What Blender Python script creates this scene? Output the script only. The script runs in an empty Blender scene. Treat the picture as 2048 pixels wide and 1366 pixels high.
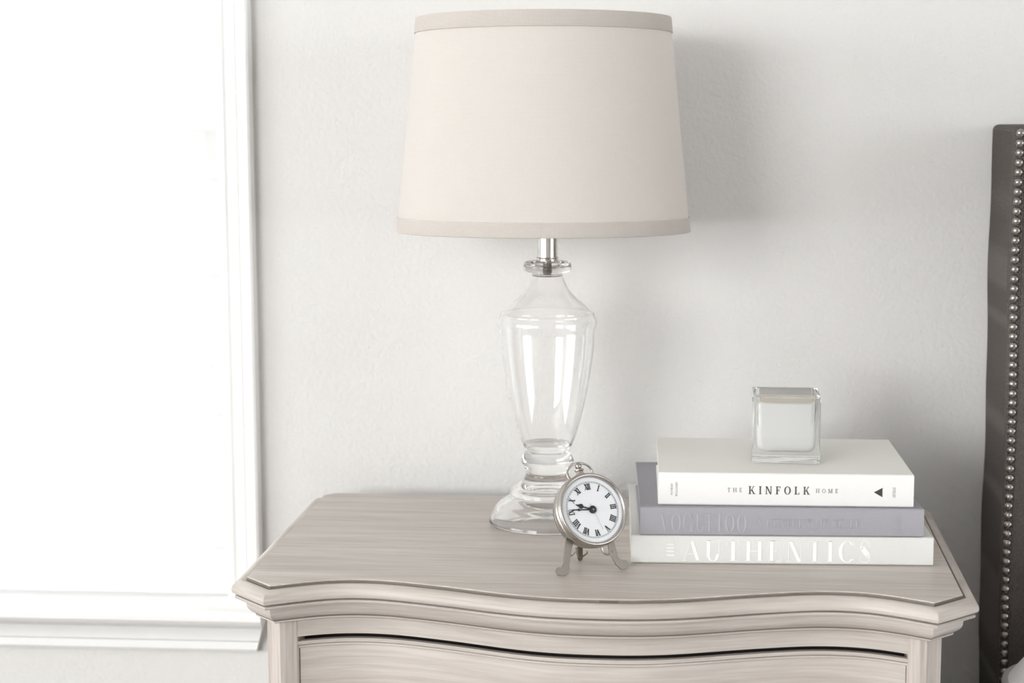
import bpy, bmesh, math, random
import numpy as np
from mathutils import Matrix, Vector

random.seed(4)
SC = bpy.context.scene
COL = SC.collection
PI = math.pi

# ------------------------------------------------------------------ camera
cam_d = bpy.data.cameras.new('camera')
cam_d.sensor_width = 36.0
cam_d.lens = 3690.6 / 2048 * 36.0
cam = bpy.data.objects.new('camera', cam_d)
COL.objects.link(cam)
p_, r_, y_ = (math.radians(a) for a in (7.856, -0.187, 4.642))
F = Vector((-math.sin(y_) * math.cos(p_), math.cos(y_) * math.cos(p_), -math.sin(p_)))
RT0 = Vector((math.cos(y_), math.sin(y_), 0))
UP0 = RT0.cross(F)
RT = math.cos(r_) * RT0 + math.sin(r_) * UP0
UP = -math.sin(r_) * RT0 + math.cos(r_) * UP0
cam.matrix_world = Matrix(((RT.x, UP.x, -F.x, 0), (RT.y, UP.y, -F.y, -2.2959), (RT.z, UP.z, -F.z, 1.2343), (0, 0, 0, 1)))
cam_d.dof.use_dof = True
cam_d.dof.focus_distance = 2.0
cam_d.dof.aperture_fstop = 5.6
cam_d.clip_start = 0.05
SC.camera = cam

# ------------------------------------------------------------------ world, lights, exposure
SKY = 5.0          # bright overcast sky outside the windows
LEFT_WIN = 92.0    # daylight through the window of the left wall
FRONT_WIN = 196.0   # daylight through the window behind the viewer
RIGHT_FILL = 44.0  # added fill from the right, no known source there
w = bpy.data.worlds.new('overcast_sky')
SC.world = w
w.use_nodes = True
w.node_tree.nodes['Background'].inputs[0].default_value = (0.97, 0.985, 1.0, 1)
w.node_tree.nodes['Background'].inputs[1].default_value = SKY

def area(name, loc, target, sx, sy, power, col=(1, 1, 1)):
    l = bpy.data.lights.new(name, 'AREA')
    l.shape = 'RECTANGLE'; l.size = sx; l.size_y = sy
    l.energy = power; l.color = col
    o = bpy.data.objects.new(name, l)
    COL.objects.link(o)
    o.location = loc
    o.rotation_euler = (Vector(target) - Vector(loc)).to_track_quat('-Z', 'Y').to_euler()
    return o
area('daylight_side_window', (-5.13, -3.2, 1.5), (0, -3.2, 1.5), 3.0, 1.7, LEFT_WIN, (1.0, 0.998, 0.99))
area('daylight_front_window', (-3.6, -6.43, 1.85), (-3.6, 0, 1.85), 2.6, 1.9, FRONT_WIN, (1.0, 0.99, 0.98))

area('added_fill_right', (4.53, -3.4, 1.55), (0, -3.4, 1.55), 3.0, 1.7, RIGHT_FILL, (1.0, 0.99, 0.98))  # added fill light, lifts the lamp shade's shadow on the wall

SC.view_settings.view_transform = 'Standard'
SC.view_settings.look = 'None'
SC.view_settings.gamma = 1.0
SC.view_settings.exposure = 0.0
SC.view_settings.use_curve_mapping = False
SC.cycles.max_bounces = 16
SC.cycles.transmission_bounces = 14
SC.cycles.transparent_max_bounces = 12
SC.cycles.diffuse_bounces = 8
SC.cycles.glossy_bounces = 8
SC.cycles.sample_clamp_indirect = 30.0

# ------------------------------------------------------------------ materials
def new_mat(name):
    m = bpy.data.materials.new(name)
    m.use_nodes = True
    nt = m.node_tree
    return m, nt, nt.nodes['Principled BSDF'], nt.nodes['Material Output']

def lin(c):
    return tuple((x / 12.92 if x <= 0.04045 else ((x + 0.055) / 1.055) ** 2.4) for x in c)

def simple(name, col, rough=0.5, metal=0.0, spec=0.5, bump=None, vary=None, coord='Object'):
    """bump = (scale, strength, distance); vary = (scale, amount)"""
    m, nt, b, out = new_mat(name)
    b.inputs['Base Color'].default_value = (*col, 1)
    b.inputs['Roughness'].default_value = rough
    b.inputs['Metallic'].default_value = metal
    b.inputs['Specular IOR Level'].default_value = spec
    tc = nt.nodes.new('ShaderNodeTexCoord')
    if bump:
        n = nt.nodes.new('ShaderNodeTexNoise')
        n.inputs['Scale'].default_value = bump[0]; n.inputs['Detail'].default_value = 4
        nt.links.new(tc.outputs[coord], n.inputs['Vector'])
        bp = nt.nodes.new('ShaderNodeBump')
        bp.inputs['Strength'].default_value = bump[1]; bp.inputs['Distance'].default_value = bump[2]
        nt.links.new(n.outputs['Fac'], bp.inputs['Height'])
        nt.links.new(bp.outputs['Normal'], b.inputs['Normal'])
    if vary:
        n = nt.nodes.new('ShaderNodeTexNoise')
        n.inputs['Scale'].default_value = vary[0]; n.inputs['Detail'].default_value = 6
        nt.links.new(tc.outputs[coord], n.inputs['Vector'])
        mx = nt.nodes.new('ShaderNodeMix'); mx.data_type = 'RGBA'
        mx.inputs[6].default_value = (*[c * (1 - vary[1]) for c in col], 1)
        mx.inputs[7].default_value = (*[min(1, c * (1 + vary[1])) for c in col], 1)
        nt.links.new(n.outputs['Fac'], mx.inputs[0])
        nt.links.new(mx.outputs[2], b.inputs['Base Color'])
    return m

def wood(name, c_lo, c_hi, axis='X', rough=0.42, scale=1.0, depth=1.0):
    m, nt, b, out = new_mat(name)
    tc = nt.nodes.new('ShaderNodeTexCoord')
    mp = nt.nodes.new('ShaderNodeMapping')
    s = [300.0 * scale] * 3
    s['XYZ'.index(axis)] = 9.0 * scale
    s[1] *= depth
    mp.inputs['Scale'].default_value = s
    nt.links.new(tc.outputs['Object'], mp.inputs['Vector'])
    n1 = nt.nodes.new('ShaderNodeTexNoise'); n1.inputs['Scale'].default_value = 1.0; n1.inputs['Detail'].default_value = 7
    n1.inputs['Roughness'].default_value = 0.62; n1.inputs['Distortion'].default_value = 0.4
    nt.links.new(mp.outputs[0], n1.inputs['Vector'])
    mp2 = nt.nodes.new('ShaderNodeMapping')
    s2 = [42.0] * 3; s2['XYZ'.index(axis)] = 3.0; s2[1] *= max(depth, 0.3)
    mp2.inputs['Scale'].default_value = s2
    nt.links.new(tc.outputs['Object'], mp2.inputs['Vector'])
    n2 = nt.nodes.new('ShaderNodeTexNoise'); n2.inputs['Scale'].default_value = 1.0; n2.inputs['Detail'].default_value = 3
    nt.links.new(mp2.outputs[0], n2.inputs['Vector'])
    ad = nt.nodes.new('ShaderNodeMath'); ad.operation = 'MULTIPLY_ADD'
    nt.links.new(n2.outputs['Fac'], ad.inputs[0]); ad.inputs[1].default_value = 0.42
    mu = nt.nodes.new('ShaderNodeMath'); mu.operation = 'MULTIPLY'; mu.inputs[1].default_value = 0.62
    nt.links.new(n1.outputs['Fac'], mu.inputs[0]); nt.links.new(mu.outputs[0], ad.inputs[2])
    cr = nt.nodes.new('ShaderNodeValToRGB')
    cr.color_ramp.elements[0].position = 0.36; cr.color_ramp.elements[0].color = (*c_lo, 1)
    cr.color_ramp.elements[1].position = 0.66; cr.color_ramp.elements[1].color = (*c_hi, 1)
    nt.links.new(ad.outputs[0], cr.inputs[0])
    nt.links.new(cr.outputs[0], b.inputs['Base Color'])
    b.inputs['Roughness'].default_value = rough
    bp = nt.nodes.new('ShaderNodeBump'); bp.inputs['Strength'].default_value = 0.12; bp.inputs['Distance'].default_value = 0.0006
    nt.links.new(n1.outputs['Fac'], bp.inputs['Height']); nt.links.new(bp.outputs['Normal'], b.inputs['Normal'])
    return m

def weave(name, col, scale, trans=0.0, rough=0.9, strength=0.5, vary=0.12, tcol=None, dist=0.0004, thread=None):
    m, nt, b, out = new_mat(name)
    tc = nt.nodes.new('ShaderNodeTexCoord')
    hs = []
    for ax in ('X', 'Z', 'Y'):
        wv = nt.nodes.new('ShaderNodeTexWave'); wv.bands_direction = ax
        wv.inputs['Scale'].default_value = scale; wv.inputs['Distortion'].default_value = 1.5
        wv.inputs['Detail'].default_value = 2; wv.inputs['Detail Scale'].default_value = 2
        nt.links.new(tc.outputs['Object'], wv.inputs['Vector'])
        hs.append(wv)
    a1 = nt.nodes.new('ShaderNodeMath'); a1.operation = 'ADD'
    nt.links.new(hs[0].outputs['Fac'], a1.inputs[0]); nt.links.new(hs[1].outputs['Fac'], a1.inputs[1])
    ns = nt.nodes.new('ShaderNodeTexNoise'); ns.inputs['Scale'].default_value = scale * 2.5; ns.inputs['Detail'].default_value = 5
    nt.links.new(tc.outputs['Object'], ns.inputs['Vector'])
    mx = nt.nodes.new('ShaderNodeMix'); mx.data_type = 'RGBA'
    mx.inputs[6].default_value = (*[c * (1 - vary) for c in col], 1)
    mx.inputs[7].default_value = (*[min(1, c * (1 + vary)) for c in col], 1)
    nt.links.new(ns.outputs['Fac'], mx.inputs[0])
    nt.links.new(mx.outputs[2], b.inputs['Base Color'])
    if thread:                      # lighter warp threads crossing the darker weft
        cr = nt.nodes.new('ShaderNodeValToRGB')
        cr.color_ramp.elements[0].position = 0.50; cr.color_ramp.elements[0].color = (0, 0, 0, 1)
        cr.color_ramp.elements[1].position = 0.85; cr.color_ramp.elements[1].color = (1, 1, 1, 1)
        pr = nt.nodes.new('ShaderNodeMath'); pr.operation = 'MULTIPLY'
        nt.links.new(hs[0].outputs['Fac'], pr.inputs[0]); nt.links.new(hs[1].outputs['Fac'], pr.inputs[1])
        nt.links.new(pr.outputs[0], cr.inputs[0])
        m3 = nt.nodes.new('ShaderNodeMix'); m3.data_type = 'RGBA'
        nt.links.new(cr.outputs[0], m3.inputs[0]); nt.links.new(mx.outputs[2], m3.inputs[6]); m3.inputs[7].default_value = (*thread, 1)
        nt.links.new(m3.outputs[2], b.inputs['Base Color'])
    bp = nt.nodes.new('ShaderNodeBump'); bp.inputs['Strength'].default_value = strength; bp.inputs['Distance'].default_value = dist
    nt.links.new(a1.outputs[0], bp.inputs['Height']); nt.links.new(bp.outputs['Normal'], b.inputs['Normal'])
    b.inputs['Roughness'].default_value = rough
    b.inputs['Specular IOR Level'].default_value = 0.2
    if trans > 0:
        tr = nt.nodes.new('ShaderNodeBsdfTranslucent')
        tr.inputs[0].default_value = (*(tcol or col), 1)
        ms = nt.nodes.new('ShaderNodeMixShader'); ms.inputs[0].default_value = trans
        nt.links.new(b.outputs[0], ms.inputs[1]); nt.links.new(tr.outputs[0], ms.inputs[2])
        nt.links.new(ms.outputs[0], out.inputs[0])
    return m

def glass(name, col=(1, 1, 1), rough=0.0, ior=1.47):
    m, nt, b, out = new_mat(name)
    b.inputs['Base Color'].default_value = (*col, 1)
    b.inputs['Transmission Weight'].default_value = 1.0
    b.inputs['Roughness'].default_value = rough
    b.inputs['IOR'].default_value = ior
    return m

def pane_glass(name):
    m, nt, b, out = new_mat(name)
    fr = nt.nodes.new('ShaderNodeFresnel'); fr.inputs[0].default_value = 1.45
    t = nt.nodes.new('ShaderNodeBsdfTransparent'); t.inputs[0].default_value = (0.97, 0.985, 0.98, 1)
    g = nt.nodes.new('ShaderNodeBsdfGlossy'); g.inputs['Roughness'].default_value = 0.02
    ms = nt.nodes.new('ShaderNodeMixShader')
    nt.links.new(fr.outputs[0], ms.inputs[0]); nt.links.new(t.outputs[0], ms.inputs[1]); nt.links.new(g.outputs[0], ms.inputs[2])
    nt.links.new(ms.outputs[0], out.inputs[0])
    return m

def sheer(name, col, see=0.25):
    m, nt, b, out = new_mat(name)
    b.inputs['Base Color'].default_value = (*col, 1); b.inputs['Roughness'].default_value = 0.9
    tr = nt.nodes.new('ShaderNodeBsdfTranslucent'); tr.inputs[0].default_value = (*col, 1)
    m1 = nt.nodes.new('ShaderNodeMixShader'); m1.inputs[0].default_value = 0.55
    nt.links.new(b.outputs[0], m1.inputs[1]); nt.links.new(tr.outputs[0], m1.inputs[2])
    tp = nt.nodes.new('ShaderNodeBsdfTransparent')
    m2 = nt.nodes.new('ShaderNodeMixShader'); m2.inputs[0].default_value = see
    nt.links.new(m1.outputs[0], m2.inputs[1]); nt.links.new(tp.outputs[0], m2.inputs[2])
    nt.links.new(m2.outputs[0], out.inputs[0])
    return m

def brushed(name, col, rough=0.3, scale=400):
    return simple(name, col, rough, 1.0, 0.5, bump=(scale, 0.08, 0.0002))

M_WALL = simple('wall_paint', (0.715, 0.705, 0.693), 0.85, spec=0.25, bump=(190, 0.5, 0.0022))
M_CEIL = simple('ceiling_paint', (0.82, 0.82, 0.81), 0.9)
M_FLOOR = wood('dark_floor_wood', (0.045, 0.035, 0.028), (0.09, 0.07, 0.055), 'X', 0.4)
M_TRIM = simple('white_trim_paint', (0.86, 0.86, 0.86), 0.38)
M_SHADE_SHEER = sheer('sheer_shade_fabric', (0.88, 0.88, 0.88), 0.22)
M_PANE = pane_glass('window_glass')
M_TOPW = wood('washed_wood_top', (0.40, 0.35, 0.31), (0.64, 0.59, 0.545), 'X', 0.40)
M_WOODH = wood('washed_wood_rail', (0.43, 0.38, 0.345), (0.61, 0.56, 0.52), 'X', 0.42, depth=0.06)
M_WOODV = wood('washed_wood_post', (0.38, 0.33, 0.295), (0.63, 0.575, 0.535), 'Z', 0.42)
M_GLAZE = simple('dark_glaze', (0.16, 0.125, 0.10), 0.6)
M_CARC = simple('dark_carcass', (0.06, 0.05, 0.045), 0.8)
M_BRONZE = brushed('aged_bronze', (0.20, 0.17, 0.14), 0.35)
M_LINEN = weave('shade_linen', (0.86, 0.835, 0.81), 260, trans=0.45, strength=0.35, vary=0.06, tcol=(0.86, 0.82, 0.78))
M_BAND = weave('shade_band_linen', (0.58, 0.535, 0.50), 260, trans=0.05, strength=0.35, vary=0.06)
M_LINING = simple('shade_lining', (0.85, 0.84, 0.82), 0.7)
M_GLASS = glass('clear_lamp_glass', (1.0, 1.0, 1.0), 0.0, 1.40)
M_NICKEL = brushed('brushed_nickel', (0.62, 0.59, 0.55), 0.22)
M_CHROME = simple('polished_metal', (0.72, 0.70, 0.67), 0.12, 1.0)
M_BULB = simple('frosted_bulb', (0.85, 0.85, 0.84), 0.4)
M_CLOCK = brushed('satin_pewter', (0.50, 0.47, 0.44), 0.27)
M_CLOCKD = brushed('darker_pewter', (0.29, 0.265, 0.24), 0.45)
M_DIAL = simple('dial_enamel', (0.78, 0.80, 0.83), 0.4)
M_BLACK = simple('black_print', (0.018, 0.018, 0.02), 0.5)
M_DIALGREY = simple('grey_print', (0.25, 0.25, 0.26), 0.6)
M_KIN = simple('white_book_cover', (0.81, 0.808, 0.80), 0.45, vary=(400, 0.02))
M_KINTOP = simple('ivory_book_board', (0.84, 0.825, 0.79), 0.5, vary=(300, 0.02))
M_VOG = weave('grey_lilac_bookcloth', (0.36, 0.352, 0.385), 500, strength=0.25, vary=0.08)
M_VOGL = simple('debossed_lettering', (0.40, 0.395, 0.425), 0.35)
M_AUT = simple('pale_grey_book_cover', (0.67, 0.67, 0.655), 0.5, vary=(300, 0.04))
M_AUTL = simple('white_foil_lettering', (0.84, 0.845, 0.84), 0.35)
M_PAGES = simple('page_block', (0.80, 0.79, 0.76), 0.9, bump=(900, 0.3, 0.0004))
M_INK = simple('spine_ink', (0.05, 0.05, 0.052), 0.6)
M_INKG = simple('spine_grey_ink', (0.30, 0.30, 0.30), 0.6)
M_CGLASS = glass('candle_glass', (0.985, 0.997, 0.992), 0.0, 1.45)
M_WAX = simple('candle_wax', (0.94, 0.935, 0.92), 0.5)
M_WAX.node_tree.nodes['Principled BSDF'].inputs['Subsurface Weight'].default_value = 0.0
M_WAX.node_tree.nodes['Principled BSDF'].inputs['Subsurface Radius'].default_value = (0.01, 0.009, 0.007)
M_WAXTOP = simple('candle_wax_top', (0.74, 0.68, 0.60), 0.45)
M_UPH = weave('taupe_upholstery', (0.098, 0.086, 0.079), 190, strength=0.6, vary=0.45, dist=0.0007, thread=(0.20, 0.18, 0.165))
M_TAPE = weave('woven_border_tape', (0.085, 0.075, 0.07), 150, strength=0.9, vary=0.3, dist=0.001, thread=(0.36, 0.335, 0.31))
M_NAIL = brushed('nailhead_pewter', (0.36, 0.335, 0.31), 0.30)
M_SHEET = simple('white_cotton', (0.80, 0.79, 0.81), 0.9, bump=(60, 0.3, 0.003))
M_SHEETB = simple('grey_pillow_piping', (0.40, 0.385, 0.38), 0.9)
M_LEAF = simple('shrub_leaf', (0.10, 0.15, 0.07), 0.6, vary=(6, 0.3))
M_BARK = simple('shrub_bark', (0.12, 0.09, 0.07), 0.9)
M_GROUND = simple('pale_paving', (0.55, 0.54, 0.52), 0.9, vary=(2, 0.1))

# ------------------------------------------------------------------ mesh helpers
def tag(o, label=None, cat=None, group=None, kind=None):
    if label: o['label'] = label
    if cat: o['category'] = cat
    if group: o['group'] = group
    if kind: o['kind'] = kind
    return o

def empty(name, loc, rz=0.0):
    o = bpy.data.objects.new(name, None)
    o.empty_display_size = 0.05
    COL.objects.link(o)
    o.location = loc; o.rotation_euler = (0, 0, rz)
    return o

class MB:
    def __init__(s):
        s.v = []; s.f = []; s.m = []
    def add(s, vs, fs, mi=0):
        b = len(s.v)
        s.v += [tuple(v) for v in vs]
        for f in fs:
            s.f.append(tuple(i + b for i in f)); s.m.append(mi)
        return s
    def box(s, x0, y0, z0, x1, y1, z1, mi=0):
        vs = [(x, y, z) for z in (z0, z1) for y in (y0, y1) for x in (x0, x1)]
        fs = [(0, 2, 3, 1), (4, 5, 7, 6), (0, 1, 5, 4), (2, 6, 7, 3), (0, 4, 6, 2), (1, 3, 7, 5)]
        return s.add(vs, fs, mi)
    def prism(s, poly, z0, z1, mi=0, axis='z'):
        n = len(poly)
        def P(p, z):
            if axis == 'z': return (p[0], p[1], z)
            if axis == 'y': return (p[0], z, p[1])
            return (z, p[0], p[1])
        vs = [P(p, z0) for p in poly] + [P(p, z1) for p in poly]
        fs = [tuple(range(n - 1, -1, -1)), tuple(range(n, 2 * n))]
        fs += [(i, (i + 1) % n, n + (i + 1) % n, n + i) for i in range(n)]
        return s.add(vs, fs, mi)
    def lathe(s, prof, seg=64, frame=None, mi=0, close=False):
        """prof = [(r, z)] ; frame = (origin, X, Y, Z)"""
        O, X, Y, Z = frame or (Vector((0, 0, 0)), Vector((1, 0, 0)), Vector((0, 1, 0)), Vector((0, 0, 1)))
        vs = []; idx = []
        for r, z in prof:
            if r < 1e-7:
                idx.append([len(vs)] * seg); vs.append(O + Z * z)
            else:
                b = len(vs); idx.append(list(range(b, b + seg)))
                for k in range(seg):
                    a = 2 * PI * k / seg
                    vs.append(O + X * (r * math.cos(a)) + Y * (r * math.sin(a)) + Z * z)
        fs = []
        rng = range(len(prof)) if close else range(len(prof) - 1)
        for i in rng:
            a = idx[i]; b = idx[(i + 1) % len(prof)]
            for k in range(seg):
                q = [a[k], a[(k + 1) % seg], b[(k + 1) % seg], b[k]]
                u = []
                for t in q:
                    if t not in u: u.append(t)
                if len(u) >= 3: fs.append(tuple(u))
        return s.add(vs, fs, mi)
    def tube(s, pts, r, seg=10, mi=0, closed=False):
        pts = [Vector(p) for p in pts]
        n = len(pts); vs = []
        up = Vector((0.13, 0.21, 0.97)).normalized()
        for i, p in enumerate(pts):
            a = pts[i - 1] if (i > 0 or closed) else p
            b = pts[(i + 1) % n] if (i < n - 1 or closed) else p
            t = (b - a).normalized()
            x = t.cross(up).normalized(); y = x.cross(t)
            rr = r[i] if isinstance(r, (list, tuple)) else r
            for k in range(seg):
                an = 2 * PI * k / seg
                vs.append(p + x * (rr * math.cos(an)) + y * (rr * math.sin(an)))
        fs = []
        for i in range(n if closed else n - 1):
            for k in range(seg):
                fs.append((i * seg + k, i * seg + (k + 1) % seg, ((i + 1) % n) * seg + (k + 1) % seg, ((i + 1) % n) * seg + k))
        if not closed:
            fs.append(tuple(range(seg - 1, -1, -1))); fs.append(tuple(range((n - 1) * seg, n * seg)))
        return s.add(vs, fs, mi)
    def build(s, name, mats, parent=None, bevel=0.0, seg=2, smooth=35, loc=None, flip=True):
        me = bpy.data.meshes.new(name)
        me.from_pydata([tuple(v) for v in s.v], [], s.f)
        if not isinstance(mats, (list, tuple)): mats = [mats]
        for m in mats: me.materials.append(m)
        for p, mi in zip(me.polygons, s.m): p.material_index = mi
        if flip:
            bm = bmesh.new(); bm.from_mesh(me)
            bmesh.ops.recalc_face_normals(bm, faces=bm.faces)
            bm.to_mesh(me); bm.free()
        if smooth:
            for p in me.polygons: p.use_smooth = True
            me.set_sharp_from_angle(angle=math.radians(smooth))
        me.update()
        o = bpy.data.objects.new(name, me)
        COL.objects.link(o)
        if parent is not None: o.parent = parent
        if loc is not None: o.location = loc
        if bevel > 0:
            b = o.modifiers.new('edge', 'BEVEL'); b.width = bevel; b.segments = seg; b.limit_method = 'ANGLE'
            b.angle_limit = math.radians(40); b.harden_normals = False
        return o

def mb(): return MB()

def rrect(x0, z0, x1, z1, r, n=5):
    """rounded rectangle polygon, counter-clockwise"""
    out = []
    for cx, cz, a0 in ((x1 - r, z1 - r, 0), (x0 + r, z1 - r, 90), (x0 + r, z0 + r, 180), (x1 - r, z0 + r, 270)):
        for k in range(n + 1):
            a = math.radians(a0 + 90 * k / n)
            out.append((cx + r * math.cos(a), cz + r * math.sin(a)))
    return out

# ------------------------------------------------------------------ room shell
WY = 0.05                      # room face of the back wall
XL, XR, YF, ZC = -5.2, 4.6, -6.5, 3.0
WX0, WX1, WZ0, WZ1 = -1.75, -0.566, 0.556, 2.15   # opening of the back window

def wall_hole(name, axis, plane, thick, a0, a1, z0, z1, hole, mat):
    """wall slab with one rectangular opening; axis = direction of its length"""
    m = mb(); h = hole
    for (p, q, r, s) in ((a0, z0, h[0], z1), (h[1], z0, a1, z1), (h[0], z0, h[1], h[2]), (h[0], h[3], h[1], z1)):
        if axis == 'x': m.box(p, min(plane, plane + thick), q, r, max(plane, plane + thick), s)
        else: m.box(min(plane, plane + thick), p, q, max(plane, plane + thick), r, s)
    return tag(m.build(name, mat, smooth=0), kind='structure')

wall_hole('wall_back', 'x', WY, 0.16, XL - 0.14, XR + 0.14, 0, ZC, (WX0, WX1, WZ0 - 0.012, WZ1), M_WALL)
wall_hole('wall_left', 'y', XL, -0.14, YF, WY, 0, ZC, (-4.72, -1.68, 0.62, 2.38), M_WALL)
wall_hole('wall_front', 'x', YF, -0.14, XL - 0.14, XR + 0.14, 0, ZC, (-4.95, -2.25, 0.85, 2.85), M_WALL)
wall_hole('wall_right', 'y', XR, 0.14, YF, WY, 0, ZC, (-4.92, -1.88, 0.68, 2.42), M_WALL)
tag(mb().box(XL - 0.14, YF - 0.14, -0.1, XR + 0.14, WY + 0.16, 0).build('floor', M_FLOOR, smooth=0), kind='structure')
tag(mb().box(XL - 0.14, YF - 0.14, ZC, XR + 0.14, WY + 0.16, ZC + 0.1).build('ceiling', M_CEIL, smooth=0), kind='structure')

def baseboard(name, x0, y0, x1, y1, nrm):
    prof = [(0, 0), (0.014, 0), (0.014, 0.095), (0.011, 0.105), (0.008, 0.11), (0.006, 0.125), (0, 0.13)]
    m = mb(); vs = []
    for (x, y) in ((x0, y0), (x1, y1)):
        for d, z in prof: vs.append((x + nrm[0] * d, y + nrm[1] * d, z))
    n = len(prof)
    fs = [(i, (i + 1) % n, n + (i + 1) % n, n + i) for i in range(n)] + [tuple(range(n)), tuple(range(n, 2 * n))]
    m.add(vs, fs)
    return tag(m.build(name, M_TRIM), kind='structure')
baseboard('baseboard_back', XL, WY, XR, WY, (0, -1))
baseboard('baseboard_left', XL, YF, XL, WY, (1, 0))
baseboard('baseboard_right', XR, YF, XR, WY, (-1, 0))
baseboard('baseboard_front', XL, YF, XR, YF, (0, 1))

# ---- the back window: casing, stool, apron, sash, panes, sheer shade
win = tag(empty('window_1', (WX0, WY, WZ0)), kind='structure')
def wpart(m, name, mat, **k):
    m.v = [(a - WX0, b - WY, c - WZ0) for a, b, c in m.v]
    return m.build(name, mat, win, **k)
# stepped casing profile: (distance out from the opening, thickness off the wall)
cas = [(0.0, 0.0), (0.0, 0.010), (0.0035, 0.0125), (0.009, 0.0125), (0.0125, 0.0100), (0.0135, 0.0135), (0.016, 0.0155),
       (0.026, 0.0160), (0.0275, 0.0145), (0.0285, 0.0170), (0.0305, 0.0195), (0.041, 0.0200), (0.0440, 0.0185), (0.0455, 0.0140), (0.0455, 0.0)]
def casing_side(x, sgn, z0, z1, mitre):
    m = mb(); vs = []
    for k, (d, t) in enumerate(cas): vs.append((x + sgn * d, WY - t, z0))
    for k, (d, t) in enumerate(cas): vs.append((x + sgn * d, WY - t, z1 + (d if mitre else 0)))
    n = len(cas)
    m.add(vs, [(i, (i + 1) % n, n + (i + 1) % n, n + i) for i in range(n)] + [tuple(range(n)), tuple(range(n, 2 * n))])
    return m
wpart(casing_side(WX1 - 0.001, 1, WZ0, WZ1, True), 'side_casing', M_TRIM, smooth=25)
wpart(casing_side(WX0 + 0.001, -1, WZ0, WZ1, True), 'side_casing', M_TRIM, smooth=25)
m = mb(); vs = []
for k, (d, t) in enumerate(cas): vs.append((WX0 - d, WY - t, WZ1 + d))
for k, (d, t) in enumerate(cas): vs.append((WX1 + d, WY - t, WZ1 + d))
n = len(cas)
m.add(vs, [(i, (i + 1) % n, n + (i + 1) % n, n + i) for i in range(n)] + [tuple(range(n)), tuple(range(n, 2 * n))])
wpart(m, 'head_casing', M_TRIM, smooth=25)
# stool with a rounded nose
nose = [(WY + 0.10, WZ0 - 0.022), (WY + 0.10, WZ0), (WY - 0.036, WZ0), (WY - 0.041, WZ0 - 0.002), (WY - 0.0445, WZ0 - 0.007),
        (WY - 0.0445, WZ0 - 0.013), (WY - 0.041, WZ0 - 0.019), (WY - 0.036, WZ0 - 0.022)]
m = mb().prism(nose, WX0 - 0.05, WX1 + 0.0485, axis='x')
wpart(m, 'window_stool', M_TRIM, smooth=30)
# apron: cove under the stool and a flat with returned ends
apr = [(WY, -0.064), (WY - 0.010, -0.064), (WY - 0.013, -0.060), (WY - 0.013, -0.050), (WY - 0.0155, -0.047), (WY - 0.0165, -0.037),
       (WY - 0.021, -0.029), (WY - 0.028, -0.024), (WY - 0.030, -0.022), (WY, -0.022)]
vs = []
for (d, z) in apr: vs.append((WX0 - 0.045 + (z + 0.022) * -0.22, d, WZ0 + z))
for (d, z) in apr: vs.append((WX1 + 0.047 + (z + 0.022) * 0.30, d, WZ0 + z))
n = len(apr)
m = mb().add(vs, [(i, (i + 1) % n, n + (i + 1) % n, n + i) for i in range(n)] + [tuple(range(n)), tuple(range(n, 2 * n))])
wpart(m, 'apron', M_TRIM, smooth=25)
# jamb liners
for (x0, x1) in ((WX0, WX0 + 0.004), (WX1 - 0.004, WX1)):
    wpart(mb().box(x0, WY + 0.001, WZ0, x1, WY + 0.158, WZ1), 'jamb', M_TRIM, smooth=0)
wpart(mb().box(WX0, WY + 0.001, WZ1 - 0.004, WX1, WY + 0.158, WZ1), 'head_jamb', M_TRIM, smooth=0)
# two sashes (upper one outside) with their panes
def sash(y, z0, z1):
    x0, x1, b = WX0 + 0.005, WX1 - 0.005, 0.04
    m = mb()
    m.box(x0, y, z0, x0 + b, y + 0.03, z1); m.box(x1 - b, y, z0, x1, y + 0.03, z1)
    m.box(x0 + b, y, z0, x1 - b, y + 0.03, z0 + b); m.box(x0 + b, y, z1 - b, x1 - b, y + 0.03, z1)
    s = wpart(m, 'sash', M_TRIM, smooth=0)
    g = mb().box(x0 + b, y + 0.012, z0 + b, x1 - b, y + 0.016, z1 - b)
    g.v = [(a - WX0, b_ - WY, c - WZ0) for a, b_, c in g.v]
    g.build('pane', M_PANE, s, smooth=0)
sash(WY + 0.095, WZ0 + 0.002, 1.215)
sash(WY + 0.127, 1.175, WZ1 - 0.006)
# sheer roman shade: softly pleated cloth with horizontal tucks
shade = []
zz = np.arange(WZ0 + 0.006, WZ1 - 0.03, 0.004)
m = mb(); xs = np.linspace(WX0 + 0.008, WX1 - 0.008, 3); vs = []
for z in zz:
    k = (z - WZ0) % 0.062
    off = 0.0035 * math.exp(-((k - 0.004) / 0.004) ** 2)
    for x in xs: vs.append((x, WY + 0.032 - off, z))
fs = []
for i in range(len(zz) - 1):
    for j in range(2): fs.append((i * 3 + j, i * 3 + j + 1, (i + 1) * 3 + j + 1, (i + 1) * 3 + j))
m.add(vs, fs)
sh = wpart(m, 'sheer_shade', M_SHADE_SHEER, smooth=60)
wpart(mb().box(WX0 + 0.008, WY + 0.027, WZ0 + 0.003, WX1 - 0.008, WY + 0.037, WZ0 + 0.018), 'shade_hem_bar', M_TRIM, bevel=0.003)

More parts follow.
